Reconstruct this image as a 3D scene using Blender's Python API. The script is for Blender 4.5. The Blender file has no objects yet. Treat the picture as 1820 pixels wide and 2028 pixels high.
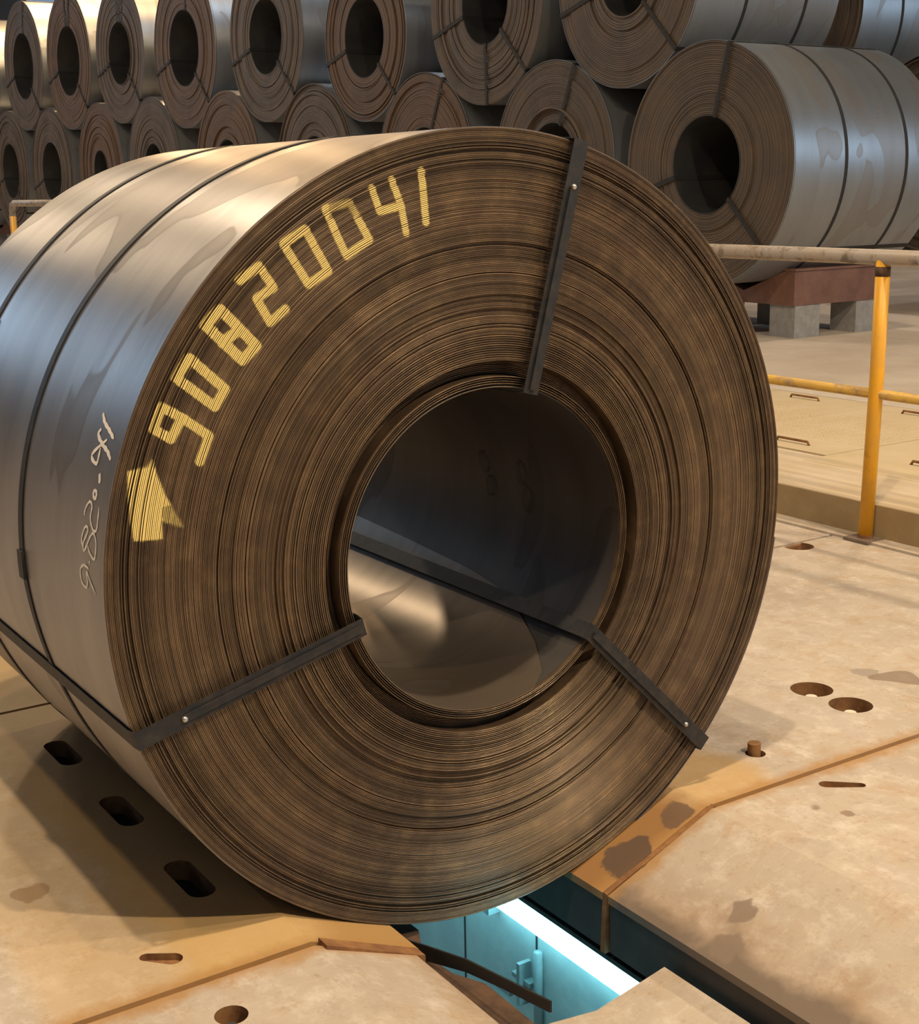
import bpy, bmesh, math, random
from mathutils import Matrix, Vector
from math import sin, cos, pi, radians, hypot, atan2
random.seed(7)
S = bpy.context.scene
COL = S.collection

# ------------------------------------------------------------------ camera
cam_d = bpy.data.cameras.new('camera'); cam = bpy.data.objects.new('camera', cam_d); COL.objects.link(cam)
cam_d.sensor_fit = 'HORIZONTAL'; cam_d.sensor_width = 36.0; cam_d.lens = 2755.0 / 1820 * 36
rt, up, fw = (0.83278708, -0.55332994, -0.01707778), (0.13901831, 0.17916941, 0.97394673), (0.53585407, 0.81346438, -0.22613296)
cam.matrix_world = Matrix(((rt[0], up[0], -fw[0], -1.91887), (rt[1], up[1], -fw[1], -2.76255), (rt[2], up[2], -fw[2], 0.85844), (0, 0, 0, 1)))
cam_d.clip_end = 300
S.camera = cam

# ------------------------------------------------------------------ world, lights, exposure
w = bpy.data.worlds.new('hall_air'); S.world = w; w.use_nodes = True
w.node_tree.nodes['Background'].inputs[0].default_value = (0.30, 0.38, 0.52, 1)
w.node_tree.nodes['Background'].inputs[1].default_value = 0.055
S.view_settings.view_transform = 'Standard'; S.view_settings.look = 'None'
S.view_settings.exposure = -0.22; S.view_settings.gamma = 1; S.view_settings.use_curve_mapping = False


def area(name, loc, target, sx, sy, color, power):
    d = bpy.data.lights.new(name, 'AREA'); d.shape = 'RECTANGLE'; d.size = sx; d.size_y = sy
    d.color = color; d.energy = power
    o = bpy.data.objects.new(name, d); COL.objects.link(o); o.location = loc
    o.rotation_euler = (Vector(target) - Vector(loc)).to_track_quat('-Z', 'Y').to_euler()
    return o


WARM = (1.0, 0.78, 0.53)
# the hall's high-bay lamps (warm) ...
GOLD = (1.0, 0.64, 0.32)
COOL = (0.80, 0.90, 1.0)
LAMPS = [((-1.60, -1.35, 9.0), 540, WARM, .20), ((-.47, -1.4, 9.0), 240, WARM, .20), ((-3.3, -1.3, 9.0), 150, WARM, .20), ((7.9, -6.5, 9.0), 950, WARM, .25), ((2.2, -7.5, 9.0), 1400, WARM, .25),
         ((0.3, 14.3, 9.0), 560, WARM, .6), ((-0.3, 24, 9.2), 420, WARM, 1.1), ((-0.5, 31, 9.5), 600, WARM, 1.1), ((8.0, 4.0, 9.5), 330, WARM, .4),
         ((10.5, 31, 9.8), 1300, GOLD, .6), ((10.5, 25.5, 9.8), 850, GOLD, .6), ((10.5, 20.5, 9.8), 380, GOLD, .6), ((10.5, 15, 10), 260, COOL, .6)]
for (lx, ly, lz), pw, lc, sz in LAMPS:
    area('high_bay_light', (lx, ly, lz), (lx, ly, 0), sz, sz, lc, pw)
# ... and daylight through its window bands
area('window_daylight', (-3, -19.5, 7.5), (2, 0, 0), 16, 3.5, (0.46, 0.70, 1.0), 260)
area('window_daylight', (34, -21.4, 7.5), (12, 7, 1), 22, 7, (0.60, 0.80, 1.0), 4300)
area('window_daylight', (-13.6, 38, 8.5), (0, 0, 0.0), 24, 4.5, (0.52, 0.75, 1.0), 1700)
area('window_daylight', (26, 50, 7.5), (6, 0, 0.0), 16, 5.0, (0.85, 0.93, 1.0), 1500)

# ------------------------------------------------------------------ helpers


def tag(o, label=None, cat=None, group=None, kind=None):
    if label: o['label'] = label
    if cat: o['category'] = cat
    if group: o['group'] = group
    if kind: o['kind'] = kind
    return o


def empty(name, loc=(0, 0, 0)):
    o = bpy.data.objects.new(name, None); COL.objects.link(o); o.location = loc; o.empty_display_size = .1
    return o


def mesh(name, verts, faces, mat, parent=None, smooth=False):
    """world-coordinate mesh; origin stays on its parent's origin"""
    me = bpy.data.meshes.new(name); off = parent_origin(parent)
    me.from_pydata([(v[0] - off[0], v[1] - off[1], v[2] - off[2]) for v in verts], [], faces); me.update()
    if smooth: me.polygons.foreach_set('use_smooth', [True] * len(me.polygons))
    if mat: me.materials.append(mat)
    o = bpy.data.objects.new(name, me); COL.objects.link(o)
    if parent: o.parent = parent
    return o


def parent_origin(p):
    x = Vector((0, 0, 0))
    while p is not None:
        x = x + p.location; p = p.parent
    return x


def bm_obj(name, bm, mat, parent=None, smooth=False, bevel=0):
    if bevel:
        es = [e for e in bm.edges if len(e.link_faces) == 2 and e.calc_face_angle(0) > 0.25]
        bmesh.ops.bevel(bm, geom=es, offset=bevel, segments=2, profile=.7, affect='EDGES')
    off = parent_origin(parent)
    bmesh.ops.translate(bm, vec=-off, verts=bm.verts)
    bmesh.ops.recalc_face_normals(bm, faces=bm.faces)
    me = bpy.data.meshes.new(name); bm.to_mesh(me); bm.free()
    if smooth: me.polygons.foreach_set('use_smooth', [True] * len(me.polygons))
    if mat: me.materials.append(mat)
    o = bpy.data.objects.new(name, me); COL.objects.link(o)
    if parent: o.parent = parent
    return o


def add_box(bm, x0, x1, y0, y1, z0, z1):
    vs = [bm.verts.new(v) for v in ((x0, y0, z0), (x1, y0, z0), (x1, y1, z0), (x0, y1, z0), (x0, y0, z1), (x1, y0, z1), (x1, y1, z1), (x0, y1, z1))]
    for f in ((0, 3, 2, 1), (4, 5, 6, 7), (0, 1, 5, 4), (1, 2, 6, 5), (2, 3, 7, 6), (3, 0, 4, 7)):
        bm.faces.new([vs[i] for i in f])
    return vs


def box(name, x0, x1, y0, y1, z0, z1, mat, parent=None, bevel=0):
    bm = bmesh.new(); add_box(bm, x0, x1, y0, y1, z0, z1)
    return bm_obj(name, bm, mat, parent, bevel=bevel)


def add_prism(bm, prof, a0, a1, axis='y'):
    """profile of (u, v) extruded: axis y -> (u, a, v); axis x -> (a, u, v); axis z -> (u, v, a)"""
    def P(u, v, a): return (u, a, v) if axis == 'y' else (a, u, v) if axis == 'x' else (u, v, a)
    A = [bm.verts.new(P(u, v, a0)) for u, v in prof]; B = [bm.verts.new(P(u, v, a1)) for u, v in prof]
    n = len(prof)
    bm.faces.new(A); bm.faces.new(B[::-1])
    for i in range(n): bm.faces.new((A[i], B[i], B[(i + 1) % n], A[(i + 1) % n]))


def prism(name, prof, a0, a1, mat, parent=None, axis='y', bevel=0):
    bm = bmesh.new(); add_prism(bm, prof, a0, a1, axis)
    return bm_obj(name, bm, mat, parent, bevel=bevel)


def add_tube(bm, pts, r, n=16, cap=True):
    rings = []; pts = [Vector(p) for p in pts]
    for i, p in enumerate(pts):
        d = (pts[min(i + 1, len(pts) - 1)] - pts[max(i - 1, 0)]).normalized()
        a = d.orthogonal().normalized() if i == 0 else (rings_a - d * rings_a.dot(d)).normalized()
        rings_a = a; b = d.cross(a)
        rings.append([bm.verts.new(p + (a * cos(t) + b * sin(t)) * r) for t in [2 * pi * k / n for k in range(n)]])
    for i in range(len(rings) - 1):
        for k in range(n): bm.faces.new((rings[i][k], rings[i][(k + 1) % n], rings[i + 1][(k + 1) % n], rings[i + 1][k]))
    if cap: bm.faces.new(rings[0][::-1]); bm.faces.new(rings[-1])


def tube(name, pts, r, mat, parent=None, n=16):
    bm = bmesh.new(); add_tube(bm, pts, r, n)
    o = bm_obj(name, bm, mat, parent, smooth=True)
    return o


def cut(o, cutter):
    """boolean difference, applied; the cutter is removed"""
    m = o.modifiers.new('b', 'BOOLEAN'); m.operation = 'DIFFERENCE'; m.object = cutter; m.solver = 'EXACT'
    try: m.material_mode = 'TRANSFER'
    except Exception: pass
    bpy.context.view_layer.update()
    dg = bpy.context.evaluated_depsgraph_get()
    me = bpy.data.meshes.new_from_object(o.evaluated_get(dg)); o.modifiers.clear(); o.data = me
    bpy.data.objects.remove(cutter)


def capsule(p, q, r, n=12, r2=None):
    """outline of a slot from p to q"""
    a = atan2(q[1] - p[1], q[0] - p[0]); r2 = r2 or r; L = []
    for k in range(n + 1): t = a - pi / 2 + pi * k / n; L.append((q[0] + r2 * cos(t), q[1] + r2 * sin(t)))
    for k in range(n + 1): t = a + pi / 2 + pi * k / n; L.append((p[0] + r * cos(t), p[1] + r * sin(t)))
    return L


def circle(c, r, n=40): return [(c[0] + r * cos(2 * pi * k / n), c[1] + r * sin(2 * pi * k / n)) for k in range(n)]


# ------------------------------------------------------------------ materials
class NT:
    def __init__(s, name):
        s.m = bpy.data.materials.new(name); s.m.use_nodes = True; s.t = s.m.node_tree; s.b = s.t.nodes['Principled BSDF']
        s.tc = s.t.nodes.new('ShaderNodeTexCoord')

    def n(s, typ, **k):
        x = s.t.nodes.new(typ)
        for a, v in k.items():
            if a.startswith('i_'):
                x.inputs[int(a[2:]) if a[2:].isdigit() else a[2:].replace('_', ' ')].default_value = v
            else: setattr(x, a, v)
        return x

    def l(s, a, b): s.t.links.new(a, b)

    def coords(s, scale=(1, 1, 1), loc=(0, 0, 0), rot=(0, 0, 0)):
        mp = s.n('ShaderNodeMapping'); s.l(s.tc.outputs['Object'], mp.inputs[0])
        mp.inputs['Scale'].default_value = scale; mp.inputs['Location'].default_value = loc; mp.inputs['Rotation'].default_value = rot
        return mp.outputs[0]

    def noise(s, scale, detail=5, rough=.6, vec=None, dist=0):
        x = s.n('ShaderNodeTexNoise'); x.inputs['Scale'].default_value = scale; x.inputs['Detail'].default_value = detail
        x.inputs['Roughness'].default_value = rough; x.inputs['Distortion'].default_value = dist
        s.l(vec if vec is not None else s.tc.outputs['Object'], x.inputs['Vector']); return x.outputs['Fac']

    def ramp(s, fac, stops):
        x = s.n('ShaderNodeValToRGB'); s.l(fac, x.inputs[0]); e = x.color_ramp.elements
        for i, (p, c) in enumerate(stops):
            el = e[i] if i < 2 else e.new(p)
            el.position = p; el.color = c if len(c) == 4 else (*c, 1)
        return x.outputs[0]

    def mix(s, fac, a, b, mode='MIX'):
        x = s.n('ShaderNodeMix', data_type='RGBA', blend_type=mode)
        for v, i in ((fac, 0), (a, 6), (b, 7)):
            if isinstance(v, (int, float)): x.inputs[i].default_value = v
            elif isinstance(v, tuple): x.inputs[i].default_value = (*v, 1)
            else: s.l(v, x.inputs[i])
        return x.outputs[2]

    def math(s, op, a, b=0, c=0):
        x = s.n('ShaderNodeMath', operation=op)
        for v, i in ((a, 0), (b, 1), (c, 2)):
            if isinstance(v, (int, float)): x.inputs[i].default_value = v
            else: s.l(v, x.inputs[i])
        return x.outputs[0]

    def bump(s, h, strength=.3, dist=.01):
        x = s.n('ShaderNodeBump'); x.inputs['Strength'].default_value = strength; x.inputs['Distance'].default_value = dist
        s.l(h, x.inputs['Height']); s.l(x.outputs[0], s.b.inputs['Normal'])

    def set(s, **k):
        for a, v in k.items():
            i = s.b.inputs[a.replace('_', ' ')]
            if isinstance(v, (int, float)): i.default_value = v
            elif isinstance(v, tuple): i.default_value = (*v, 1)
            else: s.l(v, i)
        return s.m


def m_edge(name, c0, c1, c2, rough=.5, metal=.35, scale=8, tone=False):
    """rusty laps seen edge on: colour varies slowly and in fine radial streak noise"""
    t = NT(name)
    n1 = t.noise(2.2, 4, .6); n2 = t.noise(scale * 2, 4, .6); n3 = t.noise(90, 2, .5)
    c = t.mix(t.ramp(n1, [(.35, (0, 0, 0)), (.65, (1, 1, 1))]), c0, c1)
    c = t.mix(t.ramp(n2, [(.45, (0, 0, 0)), (.75, (1, 1, 1))]), c, c2)
    c = t.mix(t.math('MULTIPLY', n3, .22), c, (.05, .035, .025))
    if tone:
        at = t.n('ShaderNodeAttribute', attribute_name='tone'); sc_ = t.n('ShaderNodeVectorMath', operation='SCALE')
        t.l(c, sc_.inputs[0]); t.l(at.outputs['Fac'], sc_.inputs['Scale']); c = sc_.outputs[0]
    return t.set(Base_Color=c, Roughness=rough, Metallic=metal)


def m_skin(name, base, base2, stain, rough=.3, metal=.75, axis='y', bump=.02):
    """mill-scale steel sheet wrapped round an axis: streaks run round, damp stains with scalloped edges"""
    t = NT(name)
    sc = (1, 5, 1) if axis == 'y' else (5, 1, 1)
    st = t.noise(1.1, 4, .6, t.coords(sc)); st2 = t.noise(.9, 3, .5)
    c = t.mix(t.ramp(st, [(.35, (0, 0, 0)), (.7, (1, 1, 1))]), base, base2)
    big = t.noise(1.25, 2, .35, t.coords((1, 2.2, 1) if axis == 'y' else (2.2, 1, 1), (3.1, 1.7, .4)), .8)
    edge = t.ramp(big, [(.56, (0, 0, 0)), (.567, (.8, .8, .8)), (.59, (.5, .5, .5)), (1, (.4, .4, .4))])
    c = t.mix(t.math('MULTIPLY', edge, .75), c, stain)
    fine = t.noise(60, 4, .6)
    r = t.math('ADD', t.math('MULTIPLY', st2, .22), rough - .08)
    r = t.math('ADD', r, t.math('MULTIPLY', edge, .08))
    t.bump(t.math('ADD', t.noise(3.0, 3, .5, t.coords(sc)), t.math('MULTIPLY', fine, .03)), bump * 10, .004)
    return t.set(Base_Color=c, Roughness=r, Metallic=metal)


def m_plain(name, c0, c1, rough=.6, metal=0.0, scale=12, bump=0, lo=.4, hi=.65):
    t = NT(name); n = t.noise(scale, 6, .65)
    c = t.mix(t.ramp(n, [(lo, (0, 0, 0)), (hi, (1, 1, 1))]), c0, c1)
    if bump: t.bump(t.noise(scale * 3, 5, .6), bump, .004)
    return t.set(Base_Color=c, Roughness=rough, Metallic=metal)


def m_floor(name, rusty, far=False):
    """worn dusty steel plate: tan dust, pale scrapes, rust spots, damp blots"""
    t = NT(name)
    a = t.noise(1.3, 6, .62); b = t.noise(7, 6, .7, t.coords((1, 1, 1), (2, 5, 1))); f = t.noise(38, 6, .75); g = t.noise(3.2, 5, .6, t.coords((1.0, .45, 1), (7, 1, 0)))
    c = t.mix(t.ramp(a, [(.35, (0, 0, 0)), (.68, (1, 1, 1))]), (.40, .34, .28), (.50, .43, .35))
    c = t.mix(t.ramp(b, [(.5, (0, 0, 0)), (.75, (1, 1, 1))]), c, (.40, .29, .19))
    c = t.mix(t.ramp(g, [(.55, (0, 0, 0)), (.72, (.6, .6, .6))]), c, (.43, .38, .35))
    c = t.mix(t.ramp(f, [(.56, (0, 0, 0)), (.72, (.8, .8, .8))]), c, (.33, .23, .14))
    c = t.mix(t.ramp(t.noise(13, 7, .78, t.coords((1, .8, 1), (4, 9, 1))), [(.50, (0, 0, 0)), (.68, (.75, .75, .75))]), c, (.60, .55, .49))
    c = t.mix(t.ramp(t.noise(5.5, 7, .75, t.coords((1, .8, 1), (1, 3, 1))), [(.54, (0, 0, 0)), (.70, (.6, .6, .6))]), c, (.30, .25, .205))
    c = t.mix(t.ramp(t.noise(16, 3, .5, t.coords((1, 3.5, 1), (1, 1, 1))), [(.60, (0, 0, 0)), (.72, (.25, .25, .25))]), c, (.62, .57, .49))
    # rust where the coils are set down: bands along the slot
    sep = t.n('ShaderNodeSeparateXYZ'); t.l(t.tc.outputs['Object'], sep.inputs[0])
    ax = t.math('ABSOLUTE', t.math('ADD', sep.outputs[0], t.math('MULTIPLY', t.math('SUBTRACT', t.noise(5, 4, .6), .5), .22)))
    for x_hi, k, colr in rusty:
        band = t.math('MULTIPLY', t.ramp(ax, [(x_hi - .07, (1, 1, 1)), (x_hi + .03, (0, 0, 0))]), k)
        c = t.mix(band, c, colr)
    if far:
        left = t.ramp(t.math('MULTIPLY', t.math('ADD', sep.outputs[0], t.math('MULTIPLY', t.math('SUBTRACT', t.noise(4, 4, .6), .5), .10)), -1), [(.0, (0, 0, 0)), (.05, (1, 1, 1)), (.80, (1, 1, 1))])
        rim = t.ramp(t.math('MULTIPLY', sep.outputs[0], -.5), [(.595, (1, 1, 1)), (.625, (0, 0, 0))])
        c = t.mix(t.math('MULTIPLY', t.math('MULTIPLY', left, rim), .45), c, (.50, .33, .13))
    # black grime rubbed onto the edge beside the slot
    c = t.mix(t.ramp(ax, [(.285, (.85, .85, .85)), (.345, (0, 0, 0))]), c, (.13, .10, .08)) if far is False else c
    # rust creeping in from the joint
    jy = t.math('ABSOLUTE', t.math('ADD', t.math('ADD', sep.outputs[1], .145), t.math('MULTIPLY', t.math('SUBTRACT', t.noise(9, 5, .65), .5), .10)))
    c = t.mix(t.ramp(jy, [(.012, (.85, .85, .85)), (.055, (0, 0, 0))]), c, (.36, .20, .07))
    # oil spots where they are on the plates
    for sx, sy, sr, colr in ((.402, -.496, .030, (.20, .15, .115)), (.299, -.545, .040, (.20, .15, .115)), (.37, -.085, .068, (.075, .05, .04)), (.56, -.085, .045, (.12, .075, .05)), (1.828, .345, .045, (.29, .25, .21)), (-1.079, .476, .040, (.30, .19, .10)), (.905, -.392, .016, (.24, .17, .12)), (.08, -.52, .05, (.24, .19, .16))):
        vd = t.n('ShaderNodeVectorMath', operation='DISTANCE'); wob = t.n('ShaderNodeVectorMath', operation='MULTIPLY_ADD')
        nz = t.n('ShaderNodeTexNoise'); nz.inputs['Scale'].default_value = 15; nz.inputs['Detail'].default_value = 4; t.l(t.tc.outputs['Object'], nz.inputs['Vector'])
        t.l(nz.outputs['Color'], wob.inputs[0]); wob.inputs[1].default_value = (.075, .075, 0); t.l(t.tc.outputs['Object'], wob.inputs[2])
        cmb = t.n('ShaderNodeVectorMath', operation='MULTIPLY'); t.l(wob.outputs[0], cmb.inputs[0]); cmb.inputs[1].default_value = (1, 1, 0)
        t.l(cmb.outputs[0], vd.inputs[0]); vd.inputs[1].default_value = (sx + .037, sy + .037, 0)
        c = t.mix(t.ramp(vd.outputs['Value'], [(sr, (.85, .85, .85)), (sr + .006, (0, 0, 0))]), c, colr)
    # damp blots
    bl = t.noise(2.6, 1.5, .4, t.coords((1.2, 1.2, 1.2), (11.3, 4.4, 0)), .4)
    c = t.mix(t.ramp(bl, [(.735, (0, 0, 0)), (.745, (.75, .75, .75))]), c, (.20, .14, .10))
    t.bump(t.math('ADD', f, t.math('MULTIPLY', b, 1.5)), .25, .004)
    r = t.math('ADD', t.math('MULTIPLY', b, .3), .42)
    return t.set(Base_Color=c, Roughness=r, Metallic=0.0)


M = {}
M['laps'] = m_edge('rusty_lap_edges', (.105, .069, .044), (.142, .096, .060), (.20, .135, .075), .38, .42, tone=True)
M['skin'] = m_skin('mill_scale_sheet', (.38, .36, .355), (.27, .255, .26), (.19, .16, .135), .35, .85)
M['bore'] = m_skin('bore_sheet_shaded', (.10, .092, .088), (.07, .066, .062), (.06, .05, .04), .48, .6)  # bore sheet with shade put into its colour, to dim the upper bore
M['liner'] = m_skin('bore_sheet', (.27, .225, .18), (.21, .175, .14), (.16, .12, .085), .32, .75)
M['strap'] = m_plain('dark_strapping', (.020, .022, .027), (.042, .039, .038), .55, .35, 30)
M['bgstrap'] = m_plain('dull_strapping', (.016, .017, .020), (.03, .028, .027), .7, .1, 30)
M['seal'] = m_plain('bright_seal', (.45, .43, .40), (.6, .58, .55), .3, .8, 30)
M['gap'] = m_plain('dark_gap', (.012, .012, .014), (.02, .018, .016), .8)  # near-black: painted shade inside the floor holes, also the black strip
M['floor'] = m_floor('worn_floor_plate', [(.40, .5, (.26, .16, .09))])
M['floor_far'] = m_floor('worn_floor_plate_under_coil', [(.93, .75, (.46, .29, .10)), (.60, .93, (.25, .125, .040))], True)
M['saddle'] = m_floor('worn_saddle_steel', [], None)
M['raised'] = m_plain('dusty_cover_steel', (.56, .45, .30), (.62, .52, .39), .7, 0, 2.5, .15)
M['concrete'] = m_plain('pale_concrete', (.52, .44, .36), (.62, .55, .47), .85, 0, 1.3, .2)
M['kerb'] = m_plain('olive_kerb_steel', (.30, .215, .11), (.36, .265, .14), .7, 0, 6)
M['rust'] = m_plain('brown_rust', (.17, .075, .03), (.30, .15, .055), .85, 0, 14, .4)
M['rustdark'] = m_plain('dark_rust', (.05, .03, .02), (.10, .055, .03), .85, 0, 14, .4)
M['steeldark'] = m_plain('dark_steel', (.035, .033, .034), (.055, .05, .047), .6, .3, 9, .2)
M['pitwall'] = m_plain('pit_concrete', (.50, .50, .50), (.62, .62, .60), .9, 0, 5, .3)
M['block'] = m_plain('grey_block', (.30, .30, .30), (.38, .38, .37), .85, 0, 10, .2)
M['beam'] = m_plain('red_oxide_beam', (.17, .085, .062), (.23, .12, .09), .7, 0, 5, .1)
M['hallwall'] = m_plain('hall_sheeting', (.10, .12, .15), (.14, .16, .19), .8, 0, .6)
M['bolt'] = m_plain('pale_bolt', (.62, .55, .45), (.7, .65, .56), .6, 0, 20)


def m_paintpipe(name, base, wear_scale, dirt, amount):
    t = NT(name); n = t.noise(wear_scale, 6, .75, t.coords((1, .5, .35)))
    c = t.mix(t.ramp(n, [(amount, (0, 0, 0)), (amount + .12, (1, 1, 1))]), base, dirt)
    c = t.mix(t.ramp(t.noise(4, 3), [(.4, (0, 0, 0)), (.8, (.5, .5, .5))]), c, (.35, .24, .12))
    return t.set(Base_Color=c, Roughness=.45)


M['yellow'] = m_paintpipe('yellow_paint', (.80, .40, .012), 14, (.10, .06, .03), .60)
M['worn'] = m_paintpipe('worn_rail_paint', (.33, .30, .28), 26, (.13, .105, .09), .50)
M['yellowworn'] = m_paintpipe('worn_yellow_rail', (.62, .38, .06), 16, (.33, .22, .13), .50)


def m_alpha(name, col, rough=.6, thresh=.35, sc=90):
    t = NT(name); at = t.n('ShaderNodeAttribute', attribute_name='cover')
    n = t.noise(sc, 4, .6)
    a = t.math('ADD', t.math('MULTIPLY', at.outputs['Fac'], 1.35), t.math('MULTIPLY', t.math('SUBTRACT', n, .6), thresh * 2))
    a = t.math('MINIMUM', t.math('MAXIMUM', a, 0), 1)
    t.l(a, t.b.inputs['Alpha'])
    return t.set(Base_Color=col, Roughness=rough)


M['spray'] = m_alpha('yellow_spray_paint', (.92, .72, .24))
M['chalk'] = m_plain('white_chalk', (.85, .82, .78), (.95, .92, .88), .9, 0, 60)
M['pencil'] = m_plain('dark_marker', (.05, .045, .04), (.07, .06, .05), .8)


def m_emit(name, col, strength):
    t = NT(name); t.b.inputs['Emission Color'].default_value = (*col, 1); t.b.inputs['Emission Strength'].default_value = strength
    return t.set(Base_Color=(.8, .8, .8))


M['tube'] = m_emit('lit_fluorescent', (.24, .84, 1.0), 12.0)
M['lamp'] = m_emit('lit_lamp', (1.0, .72, .38), 25.0)
M['pane'] = m_emit('daylit_pane', (.22, .42, .70), .45)
M['bgface'] = m_edge('dull_lap_edges', (.105, .084, .070), (.135, .105, .082), (.16, .115, .08), .6, .2, 2)
M['bgfacewarm'] = m_edge('rusty_dull_lap_edges', (.15, .093, .062), (.12, .085, .064), (.18, .11, .065), .6, .2, 2)
M['bgskin'] = m_skin('blue_grey_mill_scale', (.34, .37, .40), (.30, .315, .335), (.27, .23, .20), .42, .75, 'x')
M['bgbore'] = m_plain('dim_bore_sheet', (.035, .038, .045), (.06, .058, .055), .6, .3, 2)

# ------------------------------------------------------------------ floor, slot and plates
ZF, ZR = -0.83, -0.66            # lower plate level, raised level
YF, YS0, YS1 = -6.0, -0.145, 1.765
floor = box('floor', 5.86, 60, -22, 60, ZR - .3, ZR, M['concrete']); tag(floor, kind='structure')


def zslope(x): return ZF - max(0, .62 - abs(x)) * .404


def plate(y0, y1, side, xin, mat):
    s = side
    if s > 0: xo = 3.34
    else: xo = -3.6
    prof = [(xo, ZF), (s * .62, ZF), (s * xin, zslope(xin)), (s * xin, zslope(xin) - .022), (s * (xin + .05), zslope(xin) - .022), (s * .62, ZF - .06), (xo, ZF - .06)]
    if s > 0: prof = prof[::-1]
    p = prism('floor_plate', prof, y0, y1, mat, floor, bevel=.010)
    box('skirt', *sorted((s * (xin + .004), s * (xin + .03))), y0 + .004, y1 - .004, zslope(xin) - .165, zslope(xin) - .021, M['steeldark'], p)
    return p


plates = {}
for k, (y0, y1) in enumerate(((-6.0, -2.05), (-2.03, YS0 - .01), (YS0 + .01, YS1 - .01), (YS1 + .01, 3.66), (3.68, 5.6), (5.62, 9.0))):
    for s in (1, -1):
        xin = .25 if s > 0 else (.36 if k < 2 else .33)
        plates[(k, s)] = plate(y0, y1, s, xin, M['floor'] if k < 2 else M['floor_far'])


def hole(pl, outline, depth, z=ZF):
    cut(pl, prism('cutter', outline, z - depth, z + .3, M['rust'], None, axis='z'))


# round recesses with a bolt at the bottom, keyhole slots, oval slots, a stub pipe
for c in ((1.552, .335), (1.545, .158), (2.965, 1.715), (2.93, 1.56)):
    if c == (2.93, 1.56): continue
    pl = plates[(2, 1)]
    hole(pl, circle(c, .072), .05)
    bm = bmesh.new()
    bmesh.ops.create_cone(bm, cap_ends=True, segments=20, radius1=.022, radius2=.02, depth=.024, matrix=Matrix.Translation((c[0], c[1], ZF - .036)))
    bm_obj('bolt', bm, M['bolt'], pl, bevel=.004)
    bm = bmesh.new(); add_prism(bm, circle(c, .0705), ZF - .0497, ZF - .0488, 'z'); bm_obj('recess_shade', bm, M['gap'], pl)  # black disc standing for the shade at the bottom of the recess
hole(plates[(2, 1)], circle((.998, .052), .031), .045)
bm = bmesh.new(); add_tube(bm, [(.998, .058, ZF - .05), (.998, .058, ZF + .032)], .020, 20)
bm_obj('stub_pipe', bm, M['rust'], plates[(2, 1)])
hole(plates[(1, 1)], capsule((1.0, -.228), (1.075, -.288), .022, r2=.015), .018)
hole(plates[(2, -1)], capsule((-.958, .022), (-.912, -.018), .016, r2=.024), .018)
hole(plates[(1, -1)], circle((-.895, -.30), .036), .055)
bm = bmesh.new(); add_prism(bm, circle((-.895, -.30), .035), ZF - .0545, ZF - .0535, 'z'); bm_obj('recess_shade', bm, M['gap'], plates[(1, -1)])  # black disc painted in as the dark inside the hole
bm = bmesh.new(); add_tube(bm, [(-.902, -.315, ZF - .045), (-.906, -.32, ZF - .01)], .012, 12); bm_obj('lifting_pin', bm, M['steeldark'], plates[(1, -1)])
for c in (1.31, .80, .315):
    hole(plates[(2, -1)], capsule((-.73, c - .075), (-.73, c + .075), .036), .055)
    bm = bmesh.new(); add_prism(bm, capsule((-.73, c - .074), (-.73, c + .074), .0345), ZF - .0545, ZF - .0535, 'z'); bm_obj('slot_shade', bm, M['gap'], plates[(2, -1)])  # black sheet standing for the shade inside the oval slot
# rust packed in the joints
for y in (-2.04, YS0, YS1, 3.67):
    for s in (1, -1):
        prof = [(s * 3.34, ZF - .012), (s * .62, ZF - .012), (s * .36, zslope(.36) - .012), (s * .36, zslope(.36) - .05), (s * .62, ZF - .05), (s * 3.34, ZF - .05)]
        prism('joint_rust', prof if s < 0 else prof[::-1], y - .014, y + .014, M['rust'], floor)
# rusty end flange of the plate under the coil, along the joint
prism('end_flange', [(.64, ZF + .002), (.25, zslope(.25) + .002), (.243, zslope(.25) - .17), (.262, zslope(.25) - .17), (.275, zslope(.25) - .03), (.64, ZF - .03)], YS0 - .006, YS0 + .012, M['rust'], floor)
prism('end_flange', [(-.60, ZF + .003), (-.36, zslope(.36) + .002), (-.335, zslope(.335) + .002), (-.335, zslope(.335) - .05), (-.60, ZF - .03)], YS0 - .030, YS0 + .012, M['rust'], floor)

# ground under the lower plates, pit walls, pit floor
base = box('floor_substructure', -6, -.44, YF, 12, -2.7, ZF - .28, M['steeldark'], floor)
box('floor_substructure', .40, 3.36, YF, 12, -2.7, ZF - .46, M['steeldark'], floor)
w_ = box('wall_pit_right', .33, .40, YF, 12, -2.7, -1.20, M['pitwall']); tag(w_, kind='structure')
for y in (.27, .66, 1.3):
    box('form_joint', .327, .331, y - .003, y + .003, -2.6, -1.21, M['steeldark'], w_)
w_ = box('wall_pit_left', -.50, -.43, YF, 12, -2.7, -1.12, M['pitwall']); tag(w_, kind='structure')
pf = box('floor_pit', -.43, .33, YF, 12, -2.75, -2.6, M['pitwall']); tag(pf, kind='structure')
box('floor_ledge', .285, 3.3, YF, 12, -1.165, -1.15, M['steeldark'], floor)
g = box('floor_left_margin', -30, -3.62, -22, 60, ZF - .3, ZF, M['concrete'], floor)
box('floor_rear_margin', -3.62, 3.352, 9.01, 60, ZF - .3, ZF, M['concrete'], floor)
box('floor_raised_bed', 3.374, 5.86, -22, 60, ZR - .3, ZR - .031, M['concrete'], floor)
box('floor_front_margin', -3.6, 3.352, -22, -6.02, ZF - .3, ZF, M['concrete'], floor)

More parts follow.
